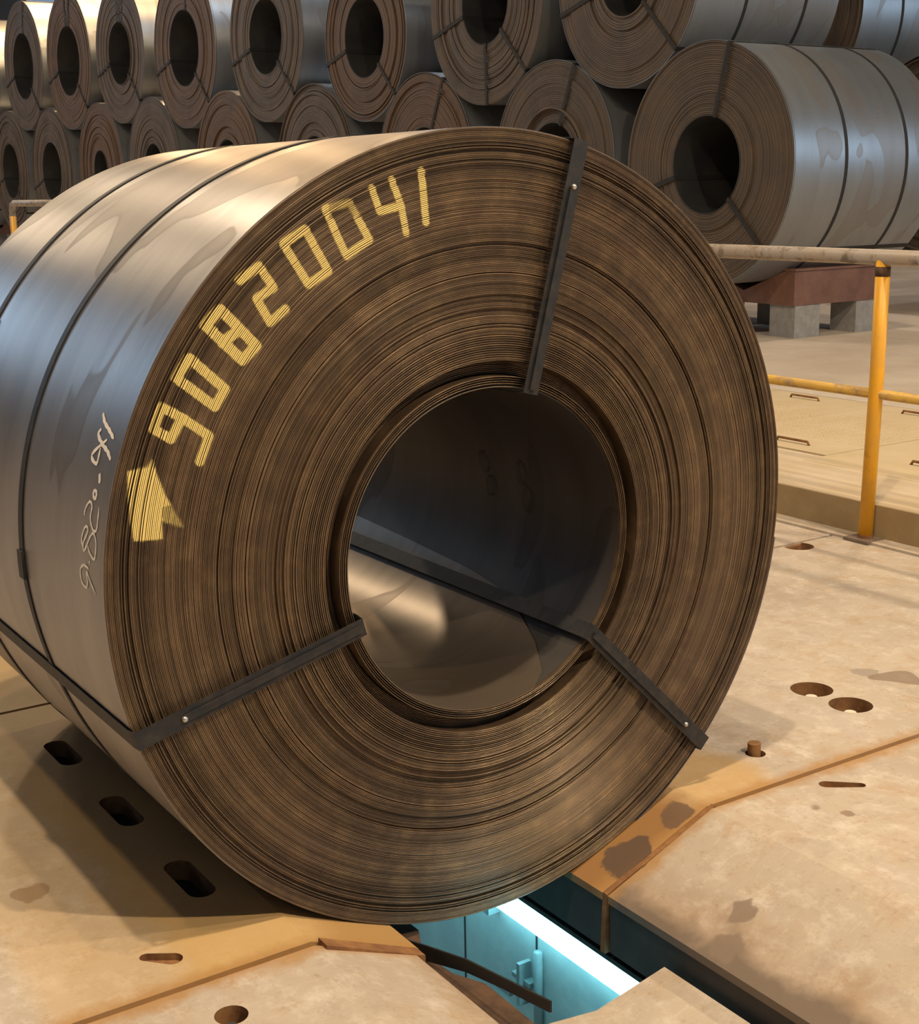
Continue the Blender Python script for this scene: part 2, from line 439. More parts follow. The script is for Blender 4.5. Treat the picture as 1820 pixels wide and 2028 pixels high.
# kerb and raised cover plates
box('kerb', 3.352, 3.372, YF, 12, ZF - .06, ZR, M['kerb'], floor)
box('kerb_bead', 3.25, 3.352, YF, 12, ZF - .002, ZF + .012, M['floor'], floor)
box('floor_plate', 3.374, 3.93, YF, 1.30, ZR - .03, ZR, M['raised'], floor, .003)
box('floor_plate', 3.374, 4.10, 1.31, 12, ZR - .03, ZR - .001, M['raised'], floor, .003)
t = NT('checker_plate')
wv = t.n('ShaderNodeTexChecker'); wv.inputs['Scale'].default_value = 26; t.l(t.coords((1, 1, 1), rot=(0, 0, .785)), wv.inputs['Vector'])
cc = t.mix(t.ramp(t.noise(3, 4), [(.3, (0, 0, 0)), (.7, (1, 1, 1))]), (.58, .46, .28), (.64, .53, .36))
t.bump(wv.outputs['Fac'], .35, .003)
M['checker'] = t.set(Base_Color=cc, Roughness=.55)
for k in range(-5, 8):
    y0 = 2.60 + (k - 1) * 1.0
    if y0 > 11: continue
    cp = box('cover_plate', 4.13 if k > 0 else 3.94, 5.84, y0 + .006, y0 + .994, ZR - .03, ZR + .001 + .001 * (k % 2), M['checker'], floor, .002)
    bx = 4.28
    for hx, ya, yb in ((bx, y0 + .27, y0 + .53), (5.64, y0 + .43, y0 + .70)):
        bm = bmesh.new(); z = ZR
        add_tube(bm, [(hx, ya, z), (hx, ya + .012, z + .022), (hx, yb - .012, z + .022), (hx, yb, z)], .008, 8)
        bm_obj('lift_handle', bm, M['rust'], cp, smooth=True)
# tread bars of the checker covers that can be told apart nearest the kerb
bm = bmesh.new()
for i in range(34):
    for j in range(14):
        x = 4.5 + j * .06; y = 2.66 + i * .045 + (j % 2) * .02
        a = .7 if (i + j) % 2 else -.7
        p = [(x + cos(a) * u - sin(a) * v, y + sin(a) * u + cos(a) * v) for u, v in ((-.016, -.003), (.016, -.003), (.016, .003), (-.016, .003))]
        add_prism(bm, p, ZR, ZR + .0045, 'z')
tr = bm_obj('tread_bars', bm, M['checker'], floor); tr['kind'] = 'stuff'

# ------------------------------------------------------------------ pit: fluorescent tube, bracket, black bar, saddle
tl = empty('tube_light', (.31, .5, -1.25))
box('lamp_housing', .266, .33, -.55, 1.6, -1.185, -1.17, M['steeldark'], tl)
bm = bmesh.new(); add_prism(bm, [(.268, -1.186), (.268, -1.262), (.290, -1.285), (.328, -1.285), (.328, -1.186)], -.50, 1.55, 'y')
bm_obj('diffuser', bm, M['tube'], tl, bevel=.006)
for y in (.46, 1.2): box('clip', .285, .33, y, y + .03, -1.33, -1.285, M['block'], tl)
tag(tl, 'glowing bluish-white tube light along the wall of the open pit below the coil', 'light')
br = empty('wall_bracket', (.33, .33, -1.5))
bm = bmesh.new(); add_box(bm, .30, .33, .27, .36, -1.49, -1.475); add_box(bm, .285, .33, .30, .315, -1.56, -1.42); add_box(bm, .29, .305, .36, .43, -1.56, -1.545)
bm_obj('bracket_arm', bm, M['block'], br)
tube('conduit', [(.315, .245, -1.36), (.315, .245, -1.62)], .014, M['block'], br, 10)
tag(br, 'small angle bracket and conduit on the teal-lit pit wall under the tube light', 'bracket')
bar = prism('rubber_strip', [(-.02, -1.03), (-.02, -.985), (-.12, -.955), (-.30, -.905), (-.60, -.850), (-.628, -.845), (-.628, -.872), (-.45, -.905), (-.30, -.938)], -.302, -.297, M['gap'], None, axis='x')
tag(bar, 'black flat strip sticking out over the open pit from under the coil', 'strip')
prism('ledge_flange', [(-.46, .5), (-.25, .5), (-.235, .02), (-.285, -.08), (-.275, -.20), (-.235, -.285), (-.245, -1.3), (-.46, -1.3)], -1.025, -1.0, M['rustdark'], floor, axis='z', bevel=.004)
sd = empty('movable_saddle', (0, -1.2, -1.1))
bm = bmesh.new(); add_prism(bm, [(-.26, -1.055), (-.15, -1.082), (.012, -1.103), (.232, -1.061), (.232, -1.5), (-.26, -1.5)], -2.2, -.40)
bm_obj('saddle_block', bm, M['saddle'], sd, bevel=.008)
box('lifting_stem', -.14, .12, -1.9, -.7, -2.6, -1.5, M['steeldark'], sd)
tag(sd, 'tan steel shallow V saddle block sunk in the pit in front of the coil', 'saddle')

# ------------------------------------------------------------------ the big coil
coil = empty('steel_coil', (0, .8, -.93))
tag(coil, 'large rusty steel coil in front with yellow sprayed number 90820041 and three straps', 'coil')
W_ = 1.6
NSEG = 420
R0, R1 = .4165, .9985


def ctr(r):
    f = max(0, min(1, (R1 - r) / (R1 - R0))); return (-.0033 * f, -.022 * f)


laps = []                              # (r_in, r_out, y, wobble amplitude, phase)
r = .4165
step_y = 0
rnd = random.Random(4)
drift = 0
while r < R1 - .002:
    if r < .4375: th, gp = .0024, .0030
    elif r < .472: th, gp = .0030, .0012
    elif r < .53: th, gp = .0032, .0020
    else: th, gp = .0034, rnd.choice((.0005, .0006, .0007))
    if .4375 <= r < .468: y = .040 + rnd.uniform(-.002, .002)
    else:
        if rnd.random() < .13: drift = rnd.uniform(-.0028, .0036)
        y = drift * (1.5 if r < .74 else 1) + rnd.uniform(-.0007, .0007)
        if r > .53 and rnd.random() < .07: gp = .0026 if not .76 < r < .94 else .0012
        if r > .53 and rnd.random() < .07: y += .005
    if .9425 < r < .950: y = .006
    if .75 < r < .9425 and y > .003: y = .001
    laps.append([r, min(r + th, R1), y, rnd.uniform(.0001, .0007), rnd.uniform(0, 6.28)])
    r += th + gp


def lap_y(l, a): return l[2] + l[3] * sin(a + l[4]) + l[3] * .4 * sin(3 * a + l[4] * 2)


def ring_pt(r, a, y):
    c = ctr(r); return (c[0] + r * sin(a), y, c[1] + r * cos(a))


V = []; F = []; TONE = []; rt = random.Random(9); tg_ = 1.0
for i, l in enumerate(laps):
    g = l[2] + (.006 if l[0] > .44 else .035)
    base = len(V)
    if rt.random() < .12: tg_ = rt.uniform(.78, 1.22)
    TONE += [tg_ * rt.choice((.72, .9, 1.0, 1.1, 1.3))] * (NSEG * 6)
    nx = laps[i + 1][0] if i + 1 < len(laps) else l[1]
    for k in range(NSEG):
        a = 2 * pi * k / NSEG; yy = lap_y(l, a)
        V += [ring_pt(l[0], a, g + .004), ring_pt(l[0], a, yy + .0006), ring_pt(l[0] + .0007, a, yy), ring_pt(l[1] - .0007, a, yy), ring_pt(l[1], a, yy + .0006), ring_pt(l[1], a, g + .004)]
    last = i + 1 == len(laps)
    for k in range(NSEG):
        b0 = base + k * 6; b1 = base + ((k + 1) % NSEG) * 6
        for j in range(5): F.append((b0 + j, b1 + j, b1 + j + 1, b0 + j + 1))
        if not last:
            n0 = base + NSEG * 6 + k * 6; n1 = base + NSEG * 6 + ((k + 1) % NSEG) * 6
            F.append((b0 + 5, b1 + 5, n1, n0))
body = mesh('wound_laps', V, F, M['laps'], coil, smooth=False)
at_ = body.data.attributes.new('tone', 'FLOAT', 'POINT'); at_.data.foreach_set('value', TONE)
body['kind'] = 'stuff'
body['label'] = 'hundreds of rusty brown lap edges wound tight'


def cyl_sheet(name, rr, a0, a1, y0f, y1, mat, parent, n=300, th=.003, cen=(0, 0), out=True, dr=None):
    """sheet on a cylinder between angles; y0f(a) gives the front edge"""
    V = []; F = []
    ny = 5
    for k in range(n + 1):
        a = a0 + (a1 - a0) * k / n; ya = y0f(a) if callable(y0f) else y0f
        for side in (0, 1):
            r_ = rr + (dr(a) if dr else 0) + (th if side else 0)
            for j in range(ny + 1):
                V.append((cen[0] + r_ * sin(a), ya + (y1 - ya) * j / ny, cen[1] + r_ * cos(a)))
    m = 2 * (ny + 1)
    for k in range(n):
        A, B = k * m, (k + 1) * m
        for j in range(ny):
            F.append((A + j, A + j + 1, B + j + 1, B + j)); o = ny + 1
            F.append((A + o + j, B + o + j, B + o + j + 1, A + o + j + 1))
        F.append((A, B, B + ny + 1, A + ny + 1)); F.append((A + ny, A + 2 * ny + 1, B + 2 * ny + 1, B + ny))
    for A in (0, n * m):
        for j in range(ny): F.append((A + j, A + ny + 1 + j, A + ny + 2 + j, A + j + 1))
    return mesh(name, V, F, mat, parent, smooth=True)


def autosmooth(o, ang=.5):
    o.data.polygons.foreach_set('use_smooth', [True] * len(o.data.polygons))
    bm = bmesh.new(); bm.from_mesh(o.data)
    for e in bm.edges: e.smooth = e.calc_face_angle(9) < ang
    bm.to_mesh(o.data); bm.free()


T = radians
# outermost wrap, with its tail end lifting a little at the lower right
ow = cyl_sheet('outer_wrap', .9975, T(150), T(150 + 352), 0.0, W_, M['skin'], coil, 420, .0025)
autosmooth(ow)
tl_ = cyl_sheet('wrap_tail', 1.0005, T(98), T(158), lambda a: -.002, W_, M['skin'], coil, 80, .003, dr=lambda a: .010 * max(0, (a - T(118)) / T(40)) ** 1.6)
autosmooth(tl_)
# bore: plain cylinder, four loose inner wraps and the innermost lap with its rounded free corner
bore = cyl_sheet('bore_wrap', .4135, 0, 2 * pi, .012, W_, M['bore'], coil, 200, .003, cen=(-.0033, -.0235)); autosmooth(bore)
YC = [(120, 1.35), (122, 1.0), (123.5, .8), (125, .60), (128, .43), (134.6, .29), (142.8, .16), (153, .045), (162, .002), (500, -.002)]


def corner(a):
    d = math.degrees(a)
    for (p, q), (p2, q2) in zip(YC, YC[1:]):
        if p <= d <= p2: return q + (q2 - q) * (d - p) / (p2 - p)
    return YC[-1][1]


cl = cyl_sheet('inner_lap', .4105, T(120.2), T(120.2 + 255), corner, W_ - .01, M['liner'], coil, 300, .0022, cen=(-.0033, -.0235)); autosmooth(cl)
# back face of the coil
bm = bmesh.new()
N = 160
va = [bm.verts.new((.998 * sin(2 * pi * k / N), W_ - .004, .998 * cos(2 * pi * k / N))) for k in range(N)]
vb = [bm.verts.new((-.0033 + .416 * sin(2 * pi * k / N), W_ - .004, -.0235 + .416 * cos(2 * pi * k / N))) for k in range(N)]
for k in range(N): bm.faces.new((va[k], va[(k + 1) % N], vb[(k + 1) % N], vb[k]))
bm_obj('back_laps', bm, M['laps'], coil)


# ---- straps
def ribbon(bm, P, Wv, Nn, wd, th):
    """strap through points P; Wv width directions, Nn outward directions (one per point)"""
    rings = []
    for p, wv, nn in zip(P, Wv, Nn):
        p = Vector(p); wv = Vector(wv).normalized() * wd / 2; nn = Vector(nn).normalized()
        rings.append([bm.verts.new(p - wv), bm.verts.new(p + wv), bm.verts.new(p + wv + nn * th), bm.verts.new(p - wv + nn * th)])
    for A, B in zip(rings, rings[1:]):
        for i in range(4): bm.faces.new((A[i], A[(i + 1) % 4], B[(i + 1) % 4], B[i]))
    bm.faces.new(rings[0]); bm.faces.new(rings[-1][::-1])


for deg in (15, 134.6, 253):
    a = T(deg); rad = Vector((sin(a), 0, cos(a))); tan = Vector((cos(a), 0, -sin(a)))
    cb = Vector((-.0033, 0, -.0235)); ri = .400
    # radius of the bore along this direction from the outer centre
    pin = cb + rad * ri
    if deg == 134.6: pin = cb + Vector((.312, 0, -.277)).normalized() * .398
    po = rad * 1.004
    d = (po - pin).normalized(); tg = Vector((d.z, 0, -d.x))
    yf = -.024
    bm = bmesh.new()
    P = [pin + Vector((0, W_ + .004, 0)), pin + Vector((0, .006, 0)), pin + Vector((0, yf + .002, 0)) + d * .003, po + Vector((0, yf + .002, 0)) - d * .002, po + Vector((0, .006, 0)), po + Vector((0, W_, 0))]
    Nn = [-d, -d, (-d + Vector((0, -1, 0))), (d + Vector((0, -1, 0))), d, d]
    ribbon(bm, P, [tg] * 6, Nn, .044, .0022)
    st = bm_obj('cross_strap', bm, M['strap'], coil)
    # overlapping tail of the strap and its seal
    s0 = pin + d * .012; s1 = po - d * .115
    bm = bmesh.new()
    ribbon(bm, [s0 + Vector((0, yf - .001, 0)), s1 + Vector((0, yf - .001, 0))], [tg] * 2, [Vector((0, -1, 0))] * 2, .017, .0055)
    bm_obj('strap_ridge', bm, M['strap'], st)
    bm = bmesh.new(); bmesh.ops.create_uvsphere(bm, u_segments=10, v_segments=6, radius=.0075, matrix=Matrix.Translation(s1 + Vector((0, yf - .0055, 0))))
    bm_obj('seal_dot', bm, M['seal'], st, smooth=True)

# girth straps
for n_, yb in enumerate((.570, 1.17)):
    def ys(dg, yb=yb):
        if yb > 1: return yb
        d = dg % 360
        if d > 268: return .572 + .012 * sin((d - 268) * .06)
        if d > 235: return .572 - (268 - d) * .0026
        if d < 40: return .572
        return .486 + .02 * min(1, max(0, (235 - d) / 100))
    bm = bmesh.new(); P = []; Wv = []; Nn = []
    for k in range(241):
        dg = 360 * k / 240; a = T(dg)
        rr = 1.0015
        P.append((rr * sin(a), ys(dg), rr * cos(a))); Wv.append((0, 1, 0)); Nn.append((sin(a), 0, cos(a)))
    ribbon(bm, P, Wv, Nn, .030, .0022)
    gs = bm_obj('girth_strap', bm, M['strap'], coil)
    a = T(269 if n_ == 0 else 300); yy = ys(269) if n_ == 0 else yb
    bm = bmesh.new(); ribbon(bm, [(1.003 * sin(a + d_), yy + .003, 1.003 * cos(a + d_)) for d_ in (-.035, 0, .035)], [(0, 1, 0)] * 3, [(sin(a), 0, cos(a))] * 3, .038, .006)
    bm_obj('strap_seal', bm, M['strap'], gs)

# ---- sprayed number and arrow: paint lying on the lap edges only, the gaps stay dark
DIG = [
    ('9', [[(-.80, .396), (-.845, .423), (-.865, .379), (-.828, .353), (-.80, .396), (-.741, .35), (-.765, .297)]], .0088),
    ('0', [[(-.775, .52), (-.807, .481), (-.723, .412), (-.697, .447), (-.775, .52)]], .0095),
    ('8', [[(-.698, .617), (-.735, .587), (-.653, .506), (-.619, .535), (-.698, .617)], [(-.662, .569), (-.698, .548)]], .0105),
    ('2', [[(-.65, .677), (-.604, .704), (-.571, .657), (-.613, .636), (-.583, .583), (-.545, .609)]], .0085),
    ('0', [[(-.544, .75), (-.49, .779), (-.435, .687), (-.486, .66), (-.544, .75)]], .0082),
    ('0', [[(-.438, .82), (-.377, .834), (-.328, .751), (-.388, .718), (-.438, .82)]], .0080),
    ('4', [[(-.319, .863), (-.299, .813), (-.242, .824)], [(-.267, .881), (-.242, .824), (-.231, .763)]], .0072),
    ('1', [[(-.188, .899), (-.182, .851), (-.177, .786)]], .0080)]
ARROW = [(-.926, .294), (-.887, .299), (-.873, .312), (-.867, .281), (-.852, .237), (-.813, .159), (-.862, .181), (-.863, .142), (-.923, .147), (-.928, .218)]


def seg_d(px, pz, a, b):
    dx, dz = b[0] - a[0], b[1] - a[1]; L = dx * dx + dz * dz
    t_ = max(0, min(1, ((px - a[0]) * dx + (pz - a[1]) * dz) / L)) if L else 0
    return hypot(px - a[0] - t_ * dx, pz - a[1] - t_ * dz)


def inside(px, pz, poly):
    c = False; n = len(poly)
    for i in range(n):
        a, b = poly[i], poly[i - 1]
        if (a[1] > pz) != (b[1] > pz) and px < (b[0] - a[0]) * (pz - a[1]) / (b[1] - a[1]) + a[0]: c = not c
    return c


def paint(name, cover, pts, label):
    xs = [p[0] for p in pts]; zs = [p[1] for p in pts]
    rs = [hypot(*p) for p in pts]; an = [atan2(p[0], p[1]) for p in pts]
    pad = .03; V = []; F = []; C = []
    for l in laps:
        if l[1] < min(rs) - pad or l[0] > max(rs) + pad: continue
        a0, a1 = min(an) - .05, max(an) + .05; n = int((a1 - a0) / .0035); prev = None
        for k in range(n + 1):
            a = a0 + (a1 - a0) * k / n
            row = []
            for rr in (l[0] + .0004, l[1] - .0004):
                p = ring_pt(rr, a, lap_y(l, a) - .00035); row.append((p, cover(p[0], p[2])))
            if max(row[0][1], row[1][1]) > .02:
                i = len(V); V += [row[0][0], row[1][0]]; C += [row[0][1], row[1][1]]
                if prev is not None: F.append((prev, prev + 1, i + 1, i))
                prev = i
            else: prev = None
    o = mesh(name, V, F, M['spray'], coil)
    at = o.data.attributes.new('cover', 'FLOAT', 'POINT'); at.data.foreach_set('value', C)
    o['label'] = label


for n_, (ch, strokes, hw) in enumerate(DIG):
    def cover(x, z, strokes=strokes, hw=hw, n_=n_):
        d = min(seg_d(x, z, a, b) for s in strokes for a, b in zip(s, s[1:]))
        v = max(0, min(1, (hw * .98 + .0045 - d) / .006))
        if n_ == 5 and z > .80 and x > -.43: v *= .45
        return v
    paint('painted_digit', cover, [p for s in strokes for p in s], 'yellow sprayed digit ' + ch)


def acover(x, z):
    d = min(seg_d(x, z, a, b) for a, b in zip(ARROW, ARROW[1:] + ARROW[:1])); d = -d if inside(x, z, ARROW) else d
    v = max(0, min(1, (.006 - d) / .008))
    if x > -.858 and z < .21: v *= .4
    if z > .297: v *= .6
    return v


paint('painted_arrow', acover, ARROW, 'yellow sprayed blob arrow at the start of the number')

# ---- chalk number written round the side
K = [[(.152, 293.5), (.125, 292.5), (.087, 291.8), (.05, 291.0)],
     [(.134, 291.6), (.141, 290.8), (.104, 289.9), (.065, 289.3), (.037, 288.5)], [(.085, 290.6), (.148, 288.2), (.109, 287.4), (.109, 289.4)],
     [(.08, 286.4), (.069, 285.3)], [(.088, 284.3), (.077, 284.0), (.077, 283.4), (.089, 283.36), (.095, 283.9), (.088, 284.3)],
     [(.131, 280.65), (.13, 281.5), (.11, 282.6), (.092, 282.25), (.093, 280.7), (.075, 279.6), (.055, 279.5), (.048, 280.2), (.05, 282.5)],
     [(.124, 276.6), (.137, 277.6), (.124, 279.1), (.108, 279.5), (.102, 278.9), (.125, 277.2), (.116, 276.4), (.084, 278.5), (.065, 279.1), (.047, 278.1), (.051, 276.1), (.079, 276.4), (.097, 277.2)],
     [(.085, 275.4), (.080, 275.2)],
     [(.088, 274.45), (.117, 274.55), (.141, 273.7), (.135, 272.3), (.109, 271.8), (.096, 272.5), (.1, 273.9), (.082, 273.1), (.048, 271.75)]]
HWK = [.0048, .0050, .0045, .0070, .0045, .0030, .0030, .0045, .0032]


def surf_strokes(name, strokes, hws, rr, mat, parent, cen=(0, 0), sgn=1, label=None):
    V = []; F = []
    for L, hw in zip(strokes, hws):
        # dense Catmull-Rom through the control points, in (y, arc length)
        pts = [(y, T(d) * rr) for y, d in L]; Q = []
        for i in range(len(pts) - 1):
            p0, p1, p2, p3 = pts[max(i - 1, 0)], pts[i], pts[i + 1], pts[min(i + 2, len(pts) - 1)]
            for k in range(6):
                u = k / 6
                Q.append(tuple(.5 * (2 * p1[j] + (p2[j] - p0[j]) * u + (2 * p0[j] - 5 * p1[j] + 4 * p2[j] - p3[j]) * u * u + (3 * p1[j] - p0[j] - 3 * p2[j] + p3[j]) * u ** 3) for j in (0, 1)))
        Q.append(pts[-1])
        b = len(V); n = len(Q)
        for i, q in enumerate(Q):
            a, c = Q[max(i - 1, 0)], Q[min(i + 1, n - 1)]; dx, dy = c[0] - a[0], c[1] - a[1]; l = hypot(dx, dy) or 1
            h = hw * (.55 + .45 * min(1, min(i, n - 1 - i) / 3)) * (1 + .2 * sin(i * 1.7))
            for s in (-1, 1):
                y, arc = q[0] - dy / l * h * s, q[1] + dx / l * h * s; an = arc / rr
                V.append((cen[0] + rr * sin(an), y, cen[1] + rr * cos(an)))
            if i: F.append((b + 2 * i - 2, b + 2 * i - 1, b + 2 * i + 1, b + 2 * i))
    o = mesh(name, V, F, mat, parent)
    if label: o['label'] = label
    return o


surf_strokes('chalk_number', K, HWK, 1.0012, M['chalk'], coil, label='white handwritten number 9.820041 in chalk')
mk = []
for y, d, h, wy in ((.62, 78, 4.6, .018), (.595, 88, 4.2, .018), (.43, 79, 5, .02), (.41, 89.5, 5, .02)):
    mk.append([(y + wy * cos(u), d + h * sin(u)) for u in [2 * pi * k / 10 for k in range(11)]])
for q_ in mk: surf_strokes('bore_mark', [q_], [.0022], .4095, M['pencil'], coil, cen=(-.0033, -.0235), label='faint dark oval mark inside the bore')

# ------------------------------------------------------------------ handrails
XR = 3.33
hr = empty('handrail', (XR, 1.6, ZF))
ZT = ZF + 1.345; ZM = ZF + .71
bm = bmesh.new(); add_tube(bm, [(XR, 11.5, ZT + .01), (XR, -1.2, ZT - .0)], .036, 18); bm_obj('top_rail', bm, M['worn'], hr, smooth=True)
bm = bmesh.new(); add_tube(bm, [(XR, 11.5, ZM), (XR, -1.2, ZM)], .024, 14); bm_obj('mid_rail', bm, M['yellowworn'], hr, smooth=True)
for y, lean in ((1.60, .025), (4.9, 0), (8.2, 0), (11.5, 0)):
    po = empty('post_unit') if False else None
    bm = bmesh.new(); add_tube(bm, [(XR - .03 if lean else XR, y, ZF), (XR - .004 if lean else XR, y, ZF + .8), (XR, y, ZT)], .034, 20)
    pst = bm_obj('post', bm, M['yellow'], hr, smooth=True)
    bp = box('base_plate', XR - .10, XR + .02 if lean else XR + .02, y - .075, y + .075, ZF + .002, ZF + .016, M['floor'], pst)
    bm = bmesh.new(); add_tube(bm, [(XR, y, ZT - .04), (XR, y, ZT - .085)], .0352, 20); bm_obj('worn_collar', bm, M['rustdark'], pst, smooth=True)
    bm = bmesh.new(); add_tube(bm, [(XR - .03 if lean else XR, y, ZF + .014), (XR - .03 if lean else XR, y, ZF + .032)], .037, 14); bm_obj('weld_bead', bm, M['rust'], pst)
h2 = empty('handrail', (XR, 15.3, ZF))
bm = bmesh.new(); add_tube(bm, [(XR, 12.6, .78), (XR, 15.25, .78), (XR, 15.33, .76), (XR, 15.37, .68), (XR, 15.42, ZF)], .04, 14); bm_obj('rail_hoop', bm, M['worn'], h2, smooth=True)
bm = bmesh.new(); add_tube(bm, [(XR + .002, 15.372, .62), (XR + .002, 15.42, ZF)], .042, 14); bm_obj('post', bm, M['yellow'], h2, smooth=True)
bm = bmesh.new(); add_tube(bm, [(XR, 12.6, .80), (XR, 12.6, ZF)], .04, 14); bm_obj('post', bm, M['yellow'], h2, smooth=True)
tag(h2, 'yellow post of a distant handrail at the left edge, behind the shoulder of the coil', 'handrail')
tag(hr, 'yellow tubular handrail with scuffed grey top rail along the step right of the coil', 'handrail')

# ------------------------------------------------------------------ stored coils behind
COILS = []


def bg_coil(X, y, z, R, r, L, label, warm=False, seed=0, extra=(), steps=1.0, axial=(15, 135, 255), nseg=112, group='steel coils stored in rows at the back'):
    rn = random.Random(seed)
    c = empty('stored_coil', (X + L / 2, y, z - R)); tag(c, label, 'coil')
    if group: c['group'] = group
    COILS.append(c)
    # angle measured from the top towards -y (to the right in the picture)
    def pt(x, rr, a): return (x, y - rr * sin(a), z + rr * cos(a))
    # lap face
    P = []; rr = r; off = 0
    while rr < R - .004:
        t_ = rn.uniform(.010, .024)
        if rn.random() < .35: off = rn.uniform(-.014, .02) * steps
        o = off + rn.uniform(-.002, .002)
        P += [(rr, o + .008), (rr + .0015, o), (min(rr + t_, R), o), (min(rr + t_ + .0015, R), o + .008)]
        rr += t_ + .003
    V = [pt(X + o, q, 2 * pi * k / nseg) for k in range(nseg) for q, o in P]; m = len(P)
    F = [(k * m + j, k * m + j + 1, ((k + 1) % nseg) * m + j + 1, ((k + 1) % nseg) * m + j) for k in range(nseg) for j in range(m - 1)]
    fo = mesh('wound_laps', V, F, M['bgfacewarm' if warm else 'bgface'], c)
    # outer skin with back face, and the bore
    Q = [(X - .004, R - .004), (X - .004, R), (X + L, R), (X + L, r)]
    V = [pt(x_, q, 2 * pi * k / nseg) for k in range(nseg) for x_, q in Q]
    F = [(k * 4 + j, ((k + 1) % nseg) * 4 + j, ((k + 1) % nseg) * 4 + j + 1, k * 4 + j + 1) for k in range(nseg) for j in range(3)]
    so = mesh('outer_wrap', V, F, M['bgskin'], c); autosmooth(so)
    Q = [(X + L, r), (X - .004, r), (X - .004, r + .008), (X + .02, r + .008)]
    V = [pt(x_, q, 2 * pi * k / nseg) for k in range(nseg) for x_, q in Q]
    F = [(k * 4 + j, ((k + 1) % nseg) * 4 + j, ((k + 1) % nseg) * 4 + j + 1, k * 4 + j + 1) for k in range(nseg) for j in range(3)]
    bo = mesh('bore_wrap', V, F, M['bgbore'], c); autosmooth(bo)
    # straps
    for d_ in tuple(axial) + tuple(extra):
        a = T(d_); n_ = Vector((0, -sin(a), cos(a))); tg = Vector((0, cos(a), sin(a))); C0 = Vector((0, y, z))
        pts = [C0 + n_ * (r - .004) + Vector((X + L, 0, 0)), C0 + n_ * (r - .004) + Vector((X - .018, 0, 0)), C0 + n_ * (R + .003) + Vector((X - .018, 0, 0)), C0 + n_ * (R + .003) + Vector((X + L, 0, 0))]
        bm = bmesh.new(); ribbon(bm, pts, [tg] * 4, [-n_, -n_ + Vector((-1, 0, 0)), n_ + Vector((-1, 0, 0)), n_], .045, .003)
        bm_obj('cross_strap', bm, M['bgstrap'], c)
    for f in (.34, .76):
        bm = bmesh.new(); P_ = [pt(X + L * f, R + .001, 2 * pi * k / 90) for k in range(91)]
        ribbon(bm, P_, [(1, 0, 0)] * 91, [(0, -sin(2 * pi * k / 90), cos(2 * pi * k / 90)) for k in range(91)], .040, .003)
        bm_obj('girth_strap', bm, M['bgstrap'], c)
    return c


bg_coil(8.0, 7.74, 1.05, 1.18, .47, 2.06, 'big blue-grey coil in the lower row behind the handrail, side fully in view', seed=1, steps=.7, nseg=160, group=None)
LOW = [(10.25, 1.15, 1.10, .42, 'lower-row coil with strongly stepped laps, showing just above the top of the front coil', 2.6, (22,)),
       (12.98, 1.19, 1.13, .45, 'lower-row coil with reddish upper laps and a dark strap, left of the stepped one', 1.0, (26,)),
       (16.00, 1.20, 1.19, .45, 'lower-row coil just left of the red-topped one, only its domed top showing', 1.6, ()),
       (19.05, 1.26, 1.23, .45, 'lower-row coil above the shoulder of the front coil, domed top between two upper coils', 1.4, ()),
       (22.30, 1.33, 1.26, .43, 'lower-row coil, fourth from the left edge of the photo, top only', 1.0, ()),
       (25.15, 1.37, 1.28, .36, 'lower-row coil, third from the left edge of the photo, bore half hidden', 1.0, ()),
       (28.25, 1.38, 1.35, .62, 'lower-row coil, second from the left edge of the photo, with open dark bore', 1.0, ()),
       (31.30, 1.45, 1.37, .62, 'lower-row coil at the very left edge of the photo', 1.0, ()),
       (34.60, 1.52, 1.37, .60, 'lower-row coil at the far end beyond the left edge', 1.0, ())]
for i, (y, z, R, r, lb, st, ex) in enumerate(LOW):
    bg_coil(8.0, y, z, R, r, 2.0, lb, warm=i in (1, 3, 5), seed=10 + i, steps=st, extra=ex, axial=(255,) if ex else (135, 255), nseg=112 if i < 4 else 80)


def rest_on(a, b, R):
    """centre of a circle of radius R lying on circles a and b (y, z, R)"""
    d1, d2 = a[2] + R + .004, b[2] + R + .004
    D = hypot(b[0] - a[0], b[1] - a[1]); u = (d1 * d1 - d2 * d2 + D * D) / (2 * D); h = math.sqrt(d1 * d1 - u * u)
    ex, ez = (b[0] - a[0]) / D, (b[1] - a[1]) / D
    return a[0] + ex * u - ez * h, a[1] + ez * u + ex * h


TOP = [(1.12, .40, 'upper-row coil with grey side, resting on the big blue-grey coil and the stepped one', ()),
       (1.17, .47, 'upper-row coil with a vertical strap below its bore, above the stepped coil', (178,)),
       (1.10, .52, 'upper-row coil with large bore and bright grey side, third from the right', ()),
       (1.26, .55, 'upper-row coil with a wide bore and finely ringed lower half, above the front coil shoulder', ()),
       (1.32, .62, 'upper-row coil with a tall narrow bore, fourth from the left edge of the photo', ()),
       (1.27, .56, 'upper-row coil lit gold beside it, third from the left edge of the photo', (2,)),
       (1.36, .68, 'upper-row coil with a pale vertical strap, second from the left edge of the photo', (2,)),
       (1.38, .70, 'upper-row coil at the left edge of the photo, narrow and dark', ()),
       (1.36, .60, 'upper-row coil at the far end beyond the left edge', ())]
BASE = [(7.74, 1.05, 1.18)] + [l[:3] for l in LOW]
for i, (R, r, lb, ex) in enumerate(TOP):
    y, z = rest_on(BASE[i], BASE[i + 1], R)
    bg_coil(8.0, y, z, R, r, 2.0, lb, warm=i in (2, 4, 6), seed=30 + i, extra=ex, nseg=112 if i < 4 else 80)
bg_coil(11.25, 7.55, 1.08, 1.16, .45, 2.0, 'coil of the next row, peeking out at the right edge behind the big blue-grey coil', seed=60, steps=1.5, axial=(255,))
bg_coil(11.25, 9.75, 2.86, 1.10, .45, 2.0, 'upper coil of the next row at the top right corner, pale side with a strap', seed=61)

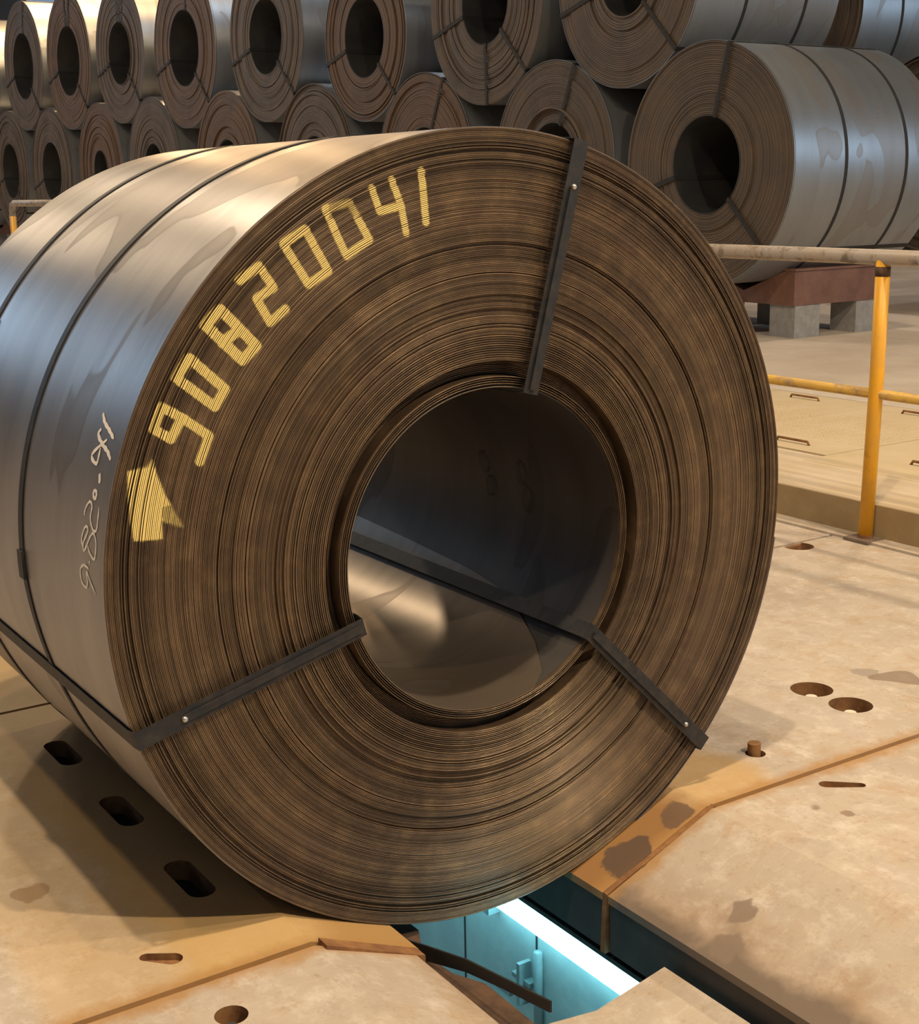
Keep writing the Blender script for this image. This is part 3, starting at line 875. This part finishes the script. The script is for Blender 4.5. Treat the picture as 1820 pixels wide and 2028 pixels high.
# cradles of the lower coils: V saddle on concrete blocks
def cradle(y, z, R, lb, full=False):
    t_ = T(21); c = empty('coil_cradle', (9.2, y, ZR)); zv = z - R / cos(t_)        # valley of the V
    tz = lambda d: zv + abs(d) * math.tan(t_)
    zb = zv - .12
    prof = [(y - .70, zb), (y + .70, zb), (y + .70, tz(.58)), (y + .58, tz(.58)), (y, zv), (y - .58, tz(.58)), (y - .70, tz(.58))]
    prism('saddle_beam', prof, 8.57, 9.83, M['beam'], c, axis='x', bevel=.008)
    prism('saddle_cap', [(y - .72, tz(.58)), (y - .56, tz(.58)), (y - .56, tz(.58) + .02), (y - .72, tz(.58) + .02)], 8.56, 9.84, M['beam'], c, axis='x')
    for x in (8.60, 9.50):
        for yy in (y - .69, y + .37):
            box('support_block', x, x + .36, yy, yy + .34, ZR, zb, M['block'], c, .006)
    tag(c, lb, 'cradle')
    if not full: c['group'] = 'cradles under the lower-row coils'


cradle(7.74, 1.05, 1.18, 'red-brown V cradle on grey blocks under the big blue-grey coil', True)
_ORD = ('second', 'third', 'fourth', 'fifth', 'sixth', 'seventh', 'eighth', 'ninth', 'tenth')
for i, (y, z, R, *_r) in enumerate(LOW):
    cradle(y, z, R, 'dark V cradle under the ' + _ORD[i] + ' coil from the right in the lower row')

# ------------------------------------------------------------------ hall
wb = box('wall_back', -14, 60, 55, 55.3, -.8, 12, M['hallwall']); tag(wb, kind='structure')
wl = box('wall_left', -14.3, -14, -22, 55, -.8, 12, M['hallwall']); tag(wl, kind='structure')
wr = box('wall_right', 60, 60.3, -22, 55, -.8, 12, M['hallwall']); tag(wr, kind='structure')
wf = box('wall_front', -14, 60, -22.3, -22, -.8, 12, M['hallwall']); tag(wf, kind='structure')
for k, (x0, x1) in enumerate(((-12, 0), (2, 14), (16, 34))):
    wn = empty(f'window_{k + 1}', (x0, 54.9, 5)); tag(wn, kind='structure')
    n = int((x1 - x0) / 2)
    for i in range(n): box('pane', x0 + i * 2 + .06, x0 + i * 2 + 1.94, 54.9, 54.96, 4.5, 8.5, M['pane'], wn)
    box('window_frame', x0 - .1, x1 + .1, 54.96, 55.02, 4.3, 8.7, M['hallwall'], wn)
for (lx, ly, lz), pw, lc, sz in LAMPS:
    lp = empty('high_bay_lamp', (lx, ly, lz + .1)); tag(lp, 'round high-bay lamp hanging high above the floor, outside the photo', 'lamp', 'high-bay lamps above the hall')
    bm = bmesh.new(); add_prism(bm, circle((lx, ly), .3, 24), lz + .06, lz + .3, 'z'); bm_obj('housing', bm, M['hallwall'], lp)
    bm = bmesh.new(); add_prism(bm, circle((lx, ly), .28, 24), lz + .03, lz + .06, 'z'); bm_obj('lens', bm, M['lamp'], lp)
    tube('hanger', [(lx, ly, lz + .3), (lx, ly, 12)], .02, M['hallwall'], lp, 8)
